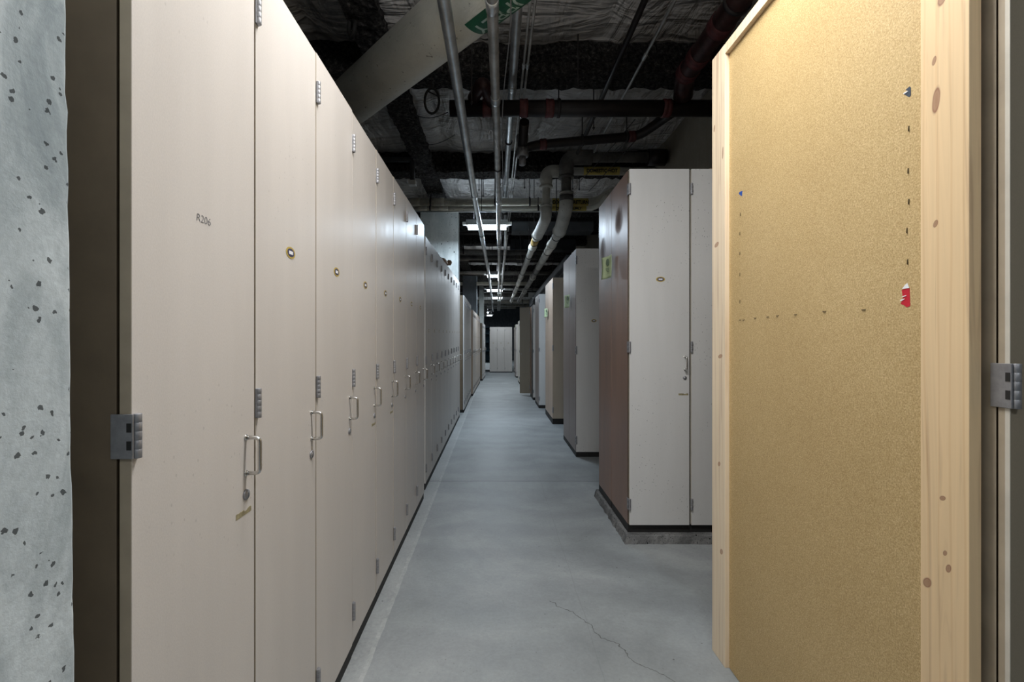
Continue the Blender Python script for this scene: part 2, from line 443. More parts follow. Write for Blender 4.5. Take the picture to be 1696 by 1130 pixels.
# ceiling: quilted insulation facing sagging between the beams
BEAM_Y = [1.73 + 2.28*k for k in range(14)]
def ceiling():
    bm = bmesh.new()
    nx, ny = 190, 760
    x0, x1, y0, y1 = XL, XR, -3.0, YE
    g = []
    for j in range(ny+1):
        row = []
        y = y0+(y1-y0)*j/ny
        ty = ((y-1.73)/2.28) % 1.0
        for i in range(nx+1):
            x = x0+(x1-x0)*i/nx
            bay = math.floor((y-1.73)/2.28)
            wx = 1.22; tx = ((x+.3+.37*(bay % 3))/wx) % 1.0
            sag = (math.sin(PI*ty)**.5 if ty > 0 else 0)*.02 + (1-abs(2*tx-1)**6)*.055*min(1, math.sin(PI*ty)*3)
            # pinned dimples
            d = math.hypot((tx-.5)*wx, (ty-.5)*2.28)
            sag -= .055*math.exp(-(d/.13)**2)
            e_ = min(ty, 1-ty)*2.28
            fold = math.exp(-(e_/.38)**2)
            sag += fold*.022*noise.noise(Vector((x*11+3*noise.noise(Vector((x, y*2, 5))), y*1.5, 8)))
            sag += noise.noise(Vector((x*1.7, y*1.3, 0)))*.035 + noise.noise(Vector((x*6, y*4, 2)))*.012
            row.append(bm.verts.new((x, y, ZC-.06-sag)))
        g.append(row)
    for j in range(ny):
        for i in range(nx):
            f = bm.faces.new((g[j][i], g[j+1][i], g[j+1][i+1], g[j][i+1])); f.smooth = True
    return bm
struct('ceiling', ceiling(), 'batt')
struct('ceiling_slab', bx(XL-.1, XR+.1, -3.1, YE+.1, ZC+.03, ZC+.13), 'wall_dark')
def beam(along, c, lo, hi, zb, ht, w, step=.045, amp=.022, web=.34):
    """sprayed I beam: wide rough bottom flange, recessed web; along = 'x' or 'y'"""
    prof = [(-w/2, 0), (-w/4, 0), (0, 0), (w/4, 0), (w/2, 0), (w/2, .05), (w/2*.95, .09), (w/2*web, .13), (w/2*web, ht*.6), (w/2*web, ht),
            (-w/2*web, ht), (-w/2*web, ht*.6), (-w/2*web, .13), (-w/2*.95, .09), (-w/2, .05)]
    n = max(2, int((hi-lo)/step)); rows = []
    bm = bmesh.new()
    for i in range(n+1):
        a = lo+(hi-lo)*i/n; row = []
        for p, q in prof:
            P = Vector((a, c+p, zb+q)) if along == 'x' else Vector((c+p, a, zb+q))
            d = noise.noise_vector(P*14)*amp + noise.noise_vector(P*38)*amp*.6
            row.append(bm.verts.new(P+d))
        rows.append(row)
    m = len(prof)
    for a, b in zip(rows, rows[1:]):
        for k in range(m): bm.faces.new((a[k], a[(k+1)%m], b[(k+1)%m], b[k]))
    bm.faces.new(rows[0][::-1]); bm.faces.new(rows[-1])
    return bm
nb = 1
for y in BEAM_Y[:9]:
    struct('trim_%d' % nb, beam('x', y, XL, XR, 3.60, .36, .27, step=.05 if y < 7 else .15), 'spray'); nb += 1
struct('trim_%d' % nb, beam('y', -.93, 1.0, 22, 3.58, .36, .25, step=.06), 'spray'); nb += 1
for y in (9.6, 13.1, 17.0, 21.0):
    struct('trim_%d' % nb, beam('x', y, XL, XR, 3.60, .36, .34, step=.2, web=.9), 'spray'); nb += 1

# concrete columns
def column(x0, x1, y0, y1, z1, mat, label, group=None):
    return tag(obj('concrete_column', bx(x0, x1, y0, y1, 0, z1, .018), mat), label, 'column', group)
column(-1.32, -.655, 7.97, 8.30, 3.62, 'concrete_pale', 'pale pitted concrete column lit by the strip lamp, behind the left cabinets')
column(-1.05, -.60, 14.52, 15.1, 3.45, 'concrete_dark', 'dark bluish concrete column further back above the left cabinets')
column(-.62, -.44, 17.2, 17.5, 3.4, 'concrete_pale', 'slim pale column rising behind the furthest left cabinets')

# ------------------------------------------------------------------ cabinets
# local frame: front faces -Y, x runs 0..w from hinge side to handle side, floor at z = 0
def hinge_bm(x, z, k=1.0, side=True):
    """butt hinge: wrapped knuckle at the corner of the door, optional leaf on the side with two dark notches"""
    bm = bmesh.new(); h = .072*k
    box(bm, x-.001, x+.015, -.0045, .0, z-h/2, z+h/2, .0015)
    pr = []
    for q in range(5):
        a = q*h/5; pr += [(.0059, a), (.0063, a+.0006), (.0063, a+h/5-.0006), (.0059, a+h/5)]
    lathe(bm, pr, (x+.0065, -.0062, z-h/2), (0, 0, 1), 14)
    if side:
        box(bm, x-.0035, x, -.006, .030, z-h/2, z+h/2, .001)
    old = set(bm.faces)
    for q in (1, 3):
        a = z-h/2+q*h/5
        if side: box(bm, x-.0042, x-.003, -.004, .0035, a, a+h/5)
        else: box(bm, x+.0128, x+.0158, -.0050, -.001, a, a+h/5)
    for f in bm.faces:
        if f not in old: f.material_index = 1
    return bm
_cache = {}
def mesh_once(key, build, mats):
    if key not in _cache:
        bm = build(); bmesh.ops.recalc_face_normals(bm, faces=bm.faces[:])
        me = bpy.data.meshes.new(key[0]); bm.to_mesh(me); bm.free()
        for k in mats: me.materials.append(M[k])
        _cache[key] = me
    return _cache[key]
def part(name, me, parent, loc=(0,0,0)):
    o = bpy.data.objects.new(name, me); C.objects.link(o); o.parent = parent; o.location = loc; return o
def door_bm(w, z0, z1, t):
    bm = bmesh.new(); box(bm, 0, w, 0, t, z0, z1, .0012)
    for f in bm.faces:                                       # banded edges
        if abs(f.normal.y) < .5 or f.calc_center_median().y > t*.6: f.material_index = 1
    bm.normal_update()
    for f in bm.faces: f.material_index = 0 if f.normal.y < -.5 else 1
    return bm
def handle_bm():
    bm = bmesh.new(); p = round_path([(0, 0, 0), (0, -.033, 0), (0, -.033, .084), (0, 0, .084)], .012, 5)
    tube(bm, p, .0046, 12)
    for z in (0, .084): lathe(bm, [(.0075, 0), (.0075, .002), (.0046, .0035)], (0, 0, z), (0,-1,0), 14)
    return bm
def lock_bm():
    bm = bmesh.new(); lathe(bm, [(.0125, 0), (.0125, .003), (.010, .005), (.008, .0045), (.0075, .006), (.001, .0062)], (0,0,0), (0,-1,0), 20)
    box(bm, -.0010, .0010, -.0072, -.006, -.0045, .0045); return bm
def oval(bm, a, b, y, n=28, th=.0006, mi=0):
    vs = [bm.verts.new((a*math.cos(2*PI*k/n), y, b*math.sin(2*PI*k/n))) for k in range(n)]
    v2 = [bm.verts.new((p.co.x, y+th, p.co.z)) for p in vs]
    f = bm.faces.new(vs); f.material_index = mi
    for k in range(n):
        q = bm.faces.new((vs[k], vs[(k+1)%n], v2[(k+1)%n], v2[k])); q.material_index = mi
def sticker_bm():
    bm = bmesh.new()
    oval(bm, .029, .0165, -.0010, mi=0); oval(bm, .0215, .0118, -.0014, mi=1)
    for k in range(4):
        x = -.0125+k*.0064
        n0 = len(bm.faces); box(bm, x, x+.0055, -.0019, -.0014, -.0048, .0048)
        bm.faces.ensure_lookup_table()
        for f in bm.faces[n0:]: f.material_index = 2
    return bm
def tape_bm():
    bm = bmesh.new(); n = 14
    top = [bm.verts.new((-.032+.064*k/n, -.0006, (.006 if not 7 < k < 11 else .002)+.0008*math.sin(k*2.1))) for k in range(n+1)]
    bot = [bm.verts.new((-.032+.064*k/n, -.0006, -.006)) for k in range(n+1)]
    for k in range(n): bm.faces.new((bot[k], bot[k+1], top[k+1], top[k]))
    r = bmesh.ops.extrude_face_region(bm, geom=bm.faces[:])
    for v in r['geom']:
        if isinstance(v, bmesh.types.BMVert): v.co.y = 0
    return bm

def cabinet(x, y, rz, w, z0, z1, depth, label, front='beige', side='edge', body='edge', group=None,
            sticker=True, handle=True, tape=False, hinges=(0,1,2), hk=1.0, gap=.004, hz=None, base=0.0,
            detail=True, sideleaf=False, door_side='edge', stz=.685, hz0=1.0):
    """storage cabinet: carcass, toe plinth and one full-height door with its fittings"""
    r = thing('storage_cabinet', label, 'cabinet', (x, y, 0), rz, group)
    t = .020
    def carc():
        bm = bmesh.new(); box(bm, .001, w-.001, t+.003, depth, z0, z1-.002, .0015); bm.normal_update()
        for f in bm.faces: f.material_index = 1 if f.normal.y < -.5 else 0  # front face gets the painted gap shade
        return bm
    part('carcass', mesh_once(('carcass', w, z0, z1, depth, side), carc, [side, 'shaded_core']), r)
    part('plinth', mesh_once(('plinth', w, z0, depth, base), lambda: bx(.001, w-.001, .022 if base else .004, depth-.01, base, z0), ['black']), r)
    d = part('door', mesh_once(('door', w, z0, z1, front, door_side, gap), lambda: door_bm(w-gap, z0, z1, t), [front, door_side]), r, (gap/2, 0, 0))
    H = z1-z0
    zs = [z0+.135, z0+H*.5, z1-.13]
    for k in hinges:
        part('hinge', mesh_once(('hinge', hk, sideleaf), lambda: hinge_bm(0, 0, hk, sideleaf), ['steel_dark', 'black']), d, (-gap/2+.0005, 0, zs[k]))
    if handle: 
        part('handle', mesh_once(('handle',), handle_bm, ['chrome']), d, (w-.043, 0, z0+hz0*.938))
        part('lock', mesh_once(('lock',), lock_bm, ['steel_dark']), d, (w-.043, 0, z0+hz0*.888))
    if sticker: part('number_sticker', mesh_once(('number_sticker',), sticker_bm, ['gold', 'ink', 'paper_white']), d, (w*.5, 0, z0+H*stz))
    if tape: part('tape', mesh_once(('tape',), tape_bm, ['tape']), d, (w-.052, 0, z0+.848))
    return r, d

ORD = ['first', 'second', 'third', 'fourth', 'fifth', 'sixth', 'seventh', 'eighth', 'ninth', 'tenth', 'eleventh', 'twelfth']
R90 = PI/2
DW = .3795
# nearest left run: eight cabinets
for i in range(8):
    y0 = .733+DW*i
    lab = ('beige cabinet with R206 pencilled on its door, beside the near concrete wall' if i == 0 else
           '%s beige cabinet from the concrete wall in the nearest left run' % ORD[i])
    zt = 2.232+.004*i+(.004 if i > 2 else .010)
    dx = 0.0 if i < 3 else -.002
    c, d = cabinet(-.588+dx, y0, R90, DW, .052, zt, .46, lab, 'beige', 'body_brown', group='cabinets of the nearest left run',
            sticker=i > 0, tape=i in (0, 3, 4), hinges=(0,1,2) if i else (1,), gap=.008 if i in (1, 3) else .005, hk=1.0, sideleaf=i == 0)
    if i == 0:
        bm = text_mesh('R206', .022, -.00025)
        for v in bm.verts: v.co = Vector((v.co.x+v.co.y*.1, -.0006, v.co.y))
        t = obj('handwriting', bm, 'pencil', d); t.location = (DW*.5-.008, 0, 1.545)
# second left run: ten cabinets
y0 = 3.985
for i in range(10):
    zt = 2.225+.01*i
    cabinet(-.612, y0+.385*i, R90, .385, .055, zt, .46, '%s grey-beige cabinet in the second left run, in front of the pale column' % ORD[i],
            'beige_worn', 'body_brown', door_side='greige', group='cabinets of the second left run', gap=.007 if i == 4 else .004, stz=.62, tape=i in (1, 4))
# third left run
for i in range(6):
    cabinet(-.573, 8.32+.40*i, R90, .40, .055, 2.15, .42, '%s scuffed pale cabinet of the third left run, just beyond the pale column' % ORD[i],
            'beige_worn', 'body_brown', door_side='greige', group='cabinets of the third left run', stz=.62)
# fourth left run
for i in range(9):
    cabinet(-.535+.006*i, 10.86+.40*i, R90, .40, .05, 2.06, .42, '%s cabinet of the fourth left run, beyond the tan end panel' % ORD[i],
            'beige', 'peach_side', group='cabinets of the fourth left run', door_side='peach_side')
for i in range(5):
    cabinet(-.42+.01*i, 15.13+.40*i, R90, .40, .05, 1.92, .42, '%s cabinet of the furthest left run' % ORD[i],
            'beige', 'body_brown', door_side='greige', group='cabinets of the furthest left run')

# right rows: back-to-back pairs standing across the aisle
def row(yf, yb, X0, w, z0, z1, front, side, n, who, base=0, back=True, **kw):
    mid = (yf+yb)/2
    for k in range(n):
        cabinet(X0+w*k, yf, 0, w, z0, z1, mid-yf-.003, ('%s, at the aisle corner' if k == 0 else
                '%s, '+('second' if k == 1 else 'third')+' from the aisle') % who,
                front, side, base=base, sticker=kw.get('st', True), sideleaf=k == 0, **{a: b for a, b in kw.items() if a != 'st'})
    if back:
        for k in range(n):
            # mirrored: faces away from the camera
            cabinet(X0+w*(k+1), yb, PI, w, z0, z1, yb-mid-.003, ('%s, rear one at the aisle' if k == 0 else
                '%s, '+('second' if k == 1 else 'third')+' from the aisle, rear one') % who,
                front, side, base=base, sticker=True, **{a: b for a, b in kw.items() if a not in ('st', 'tape')})
row(2.95, 3.82, .863, .401, .11, 2.42, 'greige', 'brown_side', 3, 'grey-beige brown-sided cabinet, nearest right row', base=.058, stz=.69, tape=True, door_side='cream_edge', gap=.013, hz0=1.075)
def curb_bm():
    bm = bmesh.new(); n = 130
    def pr(x, y, dx, dy):
        out = []
        for k, (o, z) in enumerate(((-.012, 0), (-.006, .03), (0, .052), (.006, .057), (.03, .0575))):
            q = noise.noise(Vector((x*22, y*22, z*30)))*.009 + noise.noise(Vector((x*70, y*70, z*60)))*.004
            if k == 4: q = 0
            z -= .003*(k > 1)
            out.append(bm.verts.new((x+dx*(o+q*(k < 4)), y+dy*(o+q*(k < 4)), z+(q*.5 if 0 < k < 4 else 0))))
        return out
    path = [(.845, 3.84-.91*k/50, 1, 0) for k in range(50)] + [(.845, 2.93, 1, 1)] + [(.845+1.3*k/70, 2.93, 0, 1) for k in range(1, 71)]
    rows = [pr(*p) for p in path]
    for a, b in zip(rows, rows[1:]):
        for k in range(4): bm.faces.new((a[k], a[k+1], b[k+1], b[k]))
    box(bm, .872, 2.145, 2.957, 3.84, 0, .0545)
    return bm
tag(obj('concrete_curb', curb_bm(), 'curb_concrete'), 'rough grey concrete curb under the nearest right row of cabinets', 'curb')
row(5.13, 6.08, .908, .401, .055, 2.35, 'greige', 'mauve_side', 3, 'worn mauve-sided cabinet, second right row', stz=.645, door_side='mauve_side', hk=1.3)
row(7.15, 8.20, .899, .401, .09, 2.305, 'tan', 'peach_side', 2, 'tan peach-sided cabinet, third right row', stz=.645, door_side='peach_side', base=.0, st=False, hk=1.3)
row(8.88, 9.70, .847, .401, .06, 2.23, 'greige', 'mauve_side', 2, 'pale dark-sided cabinet, fourth right row', stz=.645, door_side='mauve_side', st=False)
# fifth row: rear cabinet stands with its door swung into the aisle
cabinet(.835, 10.1, 0, .401, .06, 2.12, .45, 'cabinet with cream door edge and dark side, just before the open door', 'beige', 'black', door_side='cream_edge')
rr = thing('storage_cabinet', 'brown cabinet whose khaki door hangs open into the aisle', 'cabinet', (.84, 10.56, 0))
part('carcass', mesh_once(('carcass', 'op'), lambda: bx(0, .40, 0, .43, .06, 2.12, .002), ['brown_side']), rr)
part('plinth', mesh_once(('plinth', 'op'), lambda: bx(.002, .398, .004, .42, 0, .06), ['black']), rr)
dd = part('door', mesh_once(('door', 'op'), lambda: door_bm(.29, .05, 2.13, .02), ['khaki', 'cream_edge']), rr, (0, .455, 0))
dd.rotation_euler = (0, 0, PI-.10)
for z in (.2, 1.1, 2.0): part('hinge', mesh_once(('hinge', 1.0, False), lambda: hinge_bm(0, 0, 1.0, False), ['steel_dark', 'black']), dd, (.0, .02, z))
# the door panel is turned so its inner face looks to the camera
dd.data = mesh_once(('door', 'op2'), lambda: bx(0, .25, -.01, .01, .05, 2.13, .0015), ['khaki'])
part('lock', mesh_once(('lock',), lock_bm, ['steel_dark']), dd, (.215, .012, 1.0))
cabinet(.80, 12.1, 0, .401, .05, 2.0, .8, 'narrow cabinet in the gap behind the open khaki door', 'beige', 'cream_edge')
cabinet(.735, 14.0, 0, .401, .05, 1.95, .8, 'pale cabinet on the right, second beyond the open khaki door', 'beige', 'cream_edge')
cabinet(.735, 16.4, 0, .401, .05, 1.92, .8, 'pale cabinet on the right, last before the three closing cabinets', 'beige', 'mauve_side')
for i in range(3):
    cabinet(-.242+.316*i, 19.2, 0, .316, .035, 1.915, .45, '%s of the three cabinets closing the end of the aisle' % ['left', 'middle', 'right'][i],
            'beige', 'edge', group='cabinets across the end of the aisle', handle=True, stz=.64)
cabinet(.80, 19.25, 0, .25, .035, 1.90, .45, 'narrow pale cabinet right of the three closing cabinets, past a dark gap', 'beige', 'edge', sticker=False)
# shelving rack beside them
rk = thing('shelving_rack', 'dark teal shelving rack in the gap left of the end cabinets', 'shelf', (-.62, 21, 0))
for x in (0, .42):
    for y in (0, .5): part('post', mesh_once(('post', 'rk'), lambda: bx(0, .04, 0, .04, 0, 2.0), ['teal']), rk, (x, y, 0))
for z in (.45, .85, 1.25, 1.65, 1.95): part('shelf', mesh_once(('shelf', 'rk'), lambda: bx(0, .46, 0, .54, 0, .03), ['teal']), rk, (0, 0, z))
part('back_panel', mesh_once(('bk', 'rk'), lambda: bx(0, .46, .55, .56, .3, 2.0), ['teal']), rk)

# near right cabinet, seen edge-on beside the pine framed panel
c, d = cabinet(.9486, .84, 0, .42, .06, 2.60, .72, 'dark khaki cabinet at the right picture edge, beyond the pine framed panel', 'khaki', 'edge',
               sticker=False, hinges=(1,), door_side='edge', gap=.002, hk=1.15, sideleaf=True)
for o_ in d.children:
    if o_.name.startswith('hinge'): o_.location.z = 1.218
obj('edge_band', bx(-.0006, .0006, -.0004, .0075, .06, 2.60), 'cream_edge', d)

# green notes hung on the brown sides
def note(x, y, z, w, h, label, curl=.012):
    bm = bmesh.new(); n = 8; g = []
    for j in range(n+1):
        row_ = []
        for i in range(n+1):
            u, v = i/n, j/n
            row_.append(bm.verts.new((-.004-curl*(abs(u-.5)*2)**2*1.2-curl*abs(v-.6)*.8, (u-.5)*w, (v-.5)*h-.012*(1-u)*0)))
        g.append(row_)
    for j in range(n):
        for i in range(n): bm.faces.new((g[j][i], g[j][i+1], g[j+1][i+1], g[j+1][i])).smooth = True
    r_ = bmesh.ops.extrude_face_region(bm, geom=bm.faces[:])
    for v in r_['geom']:
        if isinstance(v, bmesh.types.BMVert): v.co.x += .0012
    t = thing('paper_note', label, 'note', (x-.018, y-.09, z), .20)
    obj('sheet', bm, 'green_paper', t)
    bm = bmesh.new(); lathe(bm, [(.026, 0), (.026, .002)], (-.0135, 0, h*.22), (1,0,0), 20)
    s = obj('printed_seal', bm, 'green_mark', t)
    bm = bmesh.new()
    for k in range(3): box(bm, -.0150, -.0135, -.028, .028-.01*k, -.012-.012*k, -.007-.012*k)
    obj('printed_lines', bm, 'green_mark', t)
note(.862, 3.47, 1.852, .165, .165, 'green paper note on the brown side of the nearest right row')
note(.907, 5.62, 1.79, .17, .155, 'pale green note on the mauve side of the second right row')
note(.898, 7.85, 1.79, .17, .15, 'small green note on the peach side of the third right row')
tag(obj('paper_note', bx(.73, .733, 16.6, 16.8, 1.80, 1.92), 'green_paper'), 'tiny yellow-green note high on the last right cabinet', 'note')

# things lying on cabinets
tag(obj('cardboard_box', bx(1.42, 1.62, 3.02, 3.30, 2.422, 2.452, .003), 'card'), 'flat brown cardboard box on top of the nearest right row', 'box')
bm = bmesh.new()
tube(bm, [(-.66, 5.55, 2.30), (-.655, 5.75, 2.325), (-.63, 5.95, 2.31)], [.022, .035, .018], 10)
lathe(bm, [(.01, 0), (.035, .02), (.035, .05), (.01, .07)], (-.64, 5.98, 2.34), (1, .3, 0), 12)
for v in bm.verts: v.co += noise.noise_vector(v.co*30)*.008
tag(obj('work_glove', bm, 'card'), 'crumpled brown glove lying on the second left run of cabinets', 'glove')

# ------------------------------------------------------------------ pine framed panel
fp = thing('framed_panel', 'tall golden hardboard panel in a pine frame, leaning at the right of the aisle', 'panel', (0, 0, 0))
ZT = 2.487
obj('post', bx(.914, .938, 1.812, 1.920, 0, ZT, .0015), 'pine_far', fp)
obj('post', bx(.914, .938, .878, .979, 0, ZT, .0015), 'pine_near', fp)
obj('top_rail', bx(.9145, .938, .979, 1.812, ZT-.040, ZT, .0012), 'pine_rail', fp)
obj('bottom_rail', bx(.9355, .938, .979, 1.812, .0, .09, .0012), 'pine_rail', fp)
bd = obj('hardboard', bx(.931, .9352, .979, 1.812, .002, ZT-.040), 'board', fp)
XB = .931
def onboard(px, py):
    Y = XB*754/(px-820.5); return Y, EYE+(566-py)*Y/754
def staple(px, py, vert):
    Y, z = onboard(px, py); L = .011
    p = [(XB+.001, 0, -L/2), (XB-.0015, 0, -L/2), (XB-.0015, 0, L/2), (XB+.001, 0, L/2)]
    if not vert: p = [(a, c, 0) for a, b, c in p]
    bm = bmesh.new(); tube(bm, [(a, Y+b, z+c) for a, b, c in p], .0010, 6)
    obj('staple', bm, 'staple', bd)
for px, py in ((1506, 213), (1505, 283), (1506, 334), (1503, 382), (1504, 434)): staple(px, py, True)
for px, py in ((1226, 387), (1226, 420), (1226, 455), (1226, 500), (1227, 355)): staple(px, py, True)
for px, py in ((1226, 530), (1232, 530), (1251, 527), (1272, 525), (1288, 523), (1318, 521), (1366, 516), (1431, 513)): staple(px, py, False)
def scrap(pts, mat, name, label, th=.0012, off=0):
    bm = bmesh.new(); vs = []
    for px, py in pts:
        Y, z = onboard(px, py); vs.append(bm.verts.new((XB-.0006-off, Y, z)))
    f = bm.faces.new(vs); r_ = bmesh.ops.extrude_face_region(bm, geom=[f])
    for v in r_['geom']:
        if isinstance(v, bmesh.types.BMVert): v.co.x += .0006
    o = obj(name, bm, mat, bd); o['label'] = label; return o
scrap([(1507, 143), (1509, 145), (1509, 158), (1506, 161), (1501, 158), (1497, 155), (1504, 150), (1500, 149)], 'scrap_slate', 'paper_scrap', 'torn slate-blue scrap')
scrap([(1497, 154.5), (1504, 150.5), (1505, 151.5), (1498, 156)], 'paper_white', 'paper_scrap', 'torn white edge of the slate scrap', off=.001)
scrap([(1225, 318), (1230, 316), (1229, 325), (1226, 323), (1224, 321)], 'scrap_blue', 'paper_scrap', 'small bright blue scrap')
scrap([(1494, 480), (1507, 477), (1508, 507), (1502, 509), (1497, 505), (1492, 504), (1496, 494)], 'scrap_red', 'paper_scrap', 'torn red scrap')
scrap([(1495, 479), (1501, 471), (1504, 469), (1507, 477)], 'paper_white', 'paper_scrap', 'white top of the red scrap', off=.001)
scrap([(1496, 491), (1502, 489), (1502, 490.5), (1495, 492.5)], 'paper_white', 'paper_scrap', 'white fold of the red scrap', off=.001)
scrap([(1492, 497), (1499, 494.5), (1499, 496), (1493, 499)], 'paper_white', 'paper_scrap', 'lower white fold of the red scrap', off=.001)

# ------------------------------------------------------------------ lamps
for i, (x, y, z, L, p, pu, col, lab) in enumerate(LAMPS):
    t = thing('strip_lamp', lab, 'lamp', (x, y, z), 0, 'ceiling strip lamps over the aisle')
    bm = bmesh.new()
    # trapezoid reflector housing
    for s in (0,):
        pr = [(-.085, 0), (-.07, .055), (-.035, .095), (.035, .095), (.07, .055), (.085, 0), (.078, 0), (.0, .02), (-.078, 0)]
        a = [bm.verts.new((-L/2-.03, u, v)) for u, v in pr]; b = [bm.verts.new((L/2+.03, u, v)) for u, v in pr]
        for k in range(len(pr)): bm.faces.new((a[k], a[(k+1)%len(pr)], b[(k+1)%len(pr)], b[k]))
        bm.faces.new(a[::-1]); bm.faces.new(b)
    obj('housing', bm, 'housing_grey', t)
    bm = bmesh.new(); n = 10
    pr = [(.080*math.cos(PI+PI*k/n), -.026+.062*math.sin(PI+PI*k/n)*.5) for k in range(n+1)]; pr = [(-.083, .004)]+pr+[(.083, .004)]; n = 12
    a = [bm.verts.new((-L/2, u, v)) for u, v in pr]; b = [bm.verts.new((L/2, u, v)) for u, v in pr]
    for k in range(n+1): bm.faces.new((a[k], a[(k+1)%(n+1)], b[(k+1)%(n+1)], b[k]))
    bm.faces.new(a[::-1]); bm.faces.new(b)
    obj('diffuser', bm, 'lens', t)
    for s in (-1, 1):
        obj('end_cap', bx(min(s*L/2, s*(L/2+.09)), max(s*L/2, s*(L/2+.09)), -.03, .03, .01, .06, .008), 'white_plastic', t)
        bm = bmesh.new(); tube(bm, [(s*L*.35, 0, .09), (s*L*.35, 0, ZC-z-.10)], .005, 8); obj('hanger_rod', bm, 'rod', t)

# ------------------------------------------------------------------ pipes
def pipe(name, label, path, r, mat, bend=.1, couplings=(), cmat='galv', hangers=(), cat='pipe', cr=1.18, cl=.07, rod_h=3.9, n=20, group=None):
    """run of pipe with coupling collars and hangers given as (index of the segment, fraction)"""
    t = thing(name, label, cat, path[0], 0, group)
    o = Vector(path[0]); P = [Vector(p)-o for p in path]
    bm = bmesh.new(); tube(bm, round_path(P, bend, 8), r, n); obj('run', bm, mat, t)
    def at(s, f): a, b = P[s], P[s+1]; return a.lerp(b, f), (b-a).normalized()
    for s, f in couplings:
        c, d = at(s, f); bm = bmesh.new()
        lathe(bm, [(r*1.02, -cl/2), (r*cr, -cl/2+.004), (r*cr, -cl*.12), (r*cr*.95, 0), (r*cr, cl*.12), (r*cr, cl/2-.004), (r*1.02, cl/2)], c, d, n)
        obj('coupling', bm, cmat, t)
    for s, f in hangers:
        c, d = at(s, f); bm = bmesh.new(); w = .022
        lathe(bm, [(r*1.03, -w/2), (r*1.12+.002, -w/2), (r*1.12+.002, w/2), (r*1.03, w/2)], c, d, n)
        tube(bm, [c+Vector((0, 0, r*.9)), c+Vector((0, 0, max(.1, rod_h-o.z-c.z)))], .0055, 8)
        lathe(bm, [(.004, 0), (.012, .003), (.012, .014), (.004, .017)], c+Vector((0, 0, r*1.1)), (0,0,1), 6)
        obj('hanger', bm, 'rod', t)
    return t

# big cream duct-like pipe crossing overhead
nh, dh = Vector((.723, .691, 0)), Vector((-.691, .723, 0))
c0 = nh*1.637 + Vector((0, 0, EYE+1.876)); r0 = .165
bigp = pipe('insulated_pipe', 'thick cream insulated pipe crossing overhead diagonally, with a green label', [tuple(c0+dh*-1.2), tuple(c0+dh*4.9)], r0, 'jacket_cream', n=48,
            hangers=((0, .86),))
def wrap(bm, s0, th0, sgn=1):
    """map flat (x, y) onto the pipe: x along the axis, y round it; th0 measured from straight down towards the camera side"""
    for v in bm.verts:
        s = s0+v.co.x*sgn; a = th0-v.co.y*sgn/r0
        rad = -nh*math.sin(a)+Vector((0, 0, -math.cos(a)))
        v.co = c0+dh*s+rad*(r0+.0012+v.co.z) - (c0+dh*-1.2)
bm = bmesh.new(); n = 16; g = []
Ls, Lh = .86, .175
for j in range(n+1):
    g.append([bm.verts.new((-Ls/2+Ls*i/10, -Lh/2+Lh*j/n, 0)) for i in range(11)])
for j in range(n):
    for i in range(10): bm.faces.new((g[j][i], g[j][i+1], g[j+1][i+1], g[j+1][i]))
LS0, LT0 = .0, .0
def set_label(s0, t0):
    global bm
    wrap(bm, s0, t0); obj('pipe_label', bm, 'green_label', bigp)['label'] = 'green label with white lettering'
set_label(1.47, -.20)
tb = text_mesh('COLD SUPPLY', .135, .001)
bmesh.ops.subdivide_edges(tb, edges=[e for e in tb.edges if e.calc_length() > .012], cuts=3)
for v in tb.verts: v.co.z = .0012; v.co.x *= 1.02
wrap(tb, 1.46, -.18); obj('label_lettering', tb, 'label_text', bigp)

# steel conduits running down the aisle
pipe('steel_conduit', 'shiny steel conduit running down the aisle, left of the pair', [(-.247, .4, 2.9), (-.2415, 2.13, 2.9), (-.229, 5.08, 2.9), (-.156, 10.87, 2.9), (-.11, 24, 2.9)], .033, 'galv', .3,
     couplings=((1, .97), (2, .35), (2, .8), (3, .3)), cl=.09, cr=1.12, hangers=((2, .3), (3, .2)), rod_h=3.9)
pipe('steel_conduit', 'dull steel conduit right of the shiny one, with a loose wire beside it', [(-.03, .4, 2.95), (-.016, 2.2, 2.95), (.012, 3.7, 2.95), (.035, 5.53, 2.95), (.094, 10.9, 2.95), (.14, 24, 2.95)], .029, 'galv_dull', .3,
     couplings=((1, .02), (1, .6), (2, .9), (3, .45), (4, .2)), cl=.08, cr=1.14, hangers=((2, .35), (3, .4), (4, .3)), rod_h=3.9)
bm = bmesh.new(); pts = []
for k in range(90):
    y = 1.6+k*.11
    pts.append((-.03+.0112*y+.048+.006*math.sin(y*3.1)+.03*math.exp(-((y-2.3)/.5)**2), y, 2.955+.018*math.cos(y*2.3)))
tube(bm, pts, .0035, 6)
tag(obj('loose_wire', bm, 'steel_dark'), 'thin loose wire running along the dull conduit', 'wire')
bm = bmesh.new()
tube(bm, [(-.055+.01*k, 3.66, 2.99-.006*(k-2)**2+.012*math.sin(k)) for k in range(8)], .002, 6)
tag(obj('wire_tie', bm, 'paper_white'), 'white wire tie twisted round the dull conduit', 'wire')
pipe('galvanized_pipe', 'thick blue-grey galvanized pipe running above the sprinkler main', [(.149, 1.0, 3.555), (.149, 7.88, 3.555)], .035, 'galv', .3,
     couplings=((0, .44), (0, .80)), cl=.09, cr=1.13, hangers=((0, .6),), rod_h=3.95)
for k, (x, lb) in enumerate(((.235, 'left of the two'), (.268, 'right of the two'))):
    pipe('thin_conduit', 'thin grey conduit beside the galvanized pipe, %s' % lb, [(x, 1, 3.57), (x-.005, 6.0, 3.57), (x, 14, 3.57)], .0105, 'galv_dull', .3,
         couplings=((0, .55), (1, .1), (1, .5)), cl=.06, cr=1.35, n=12)
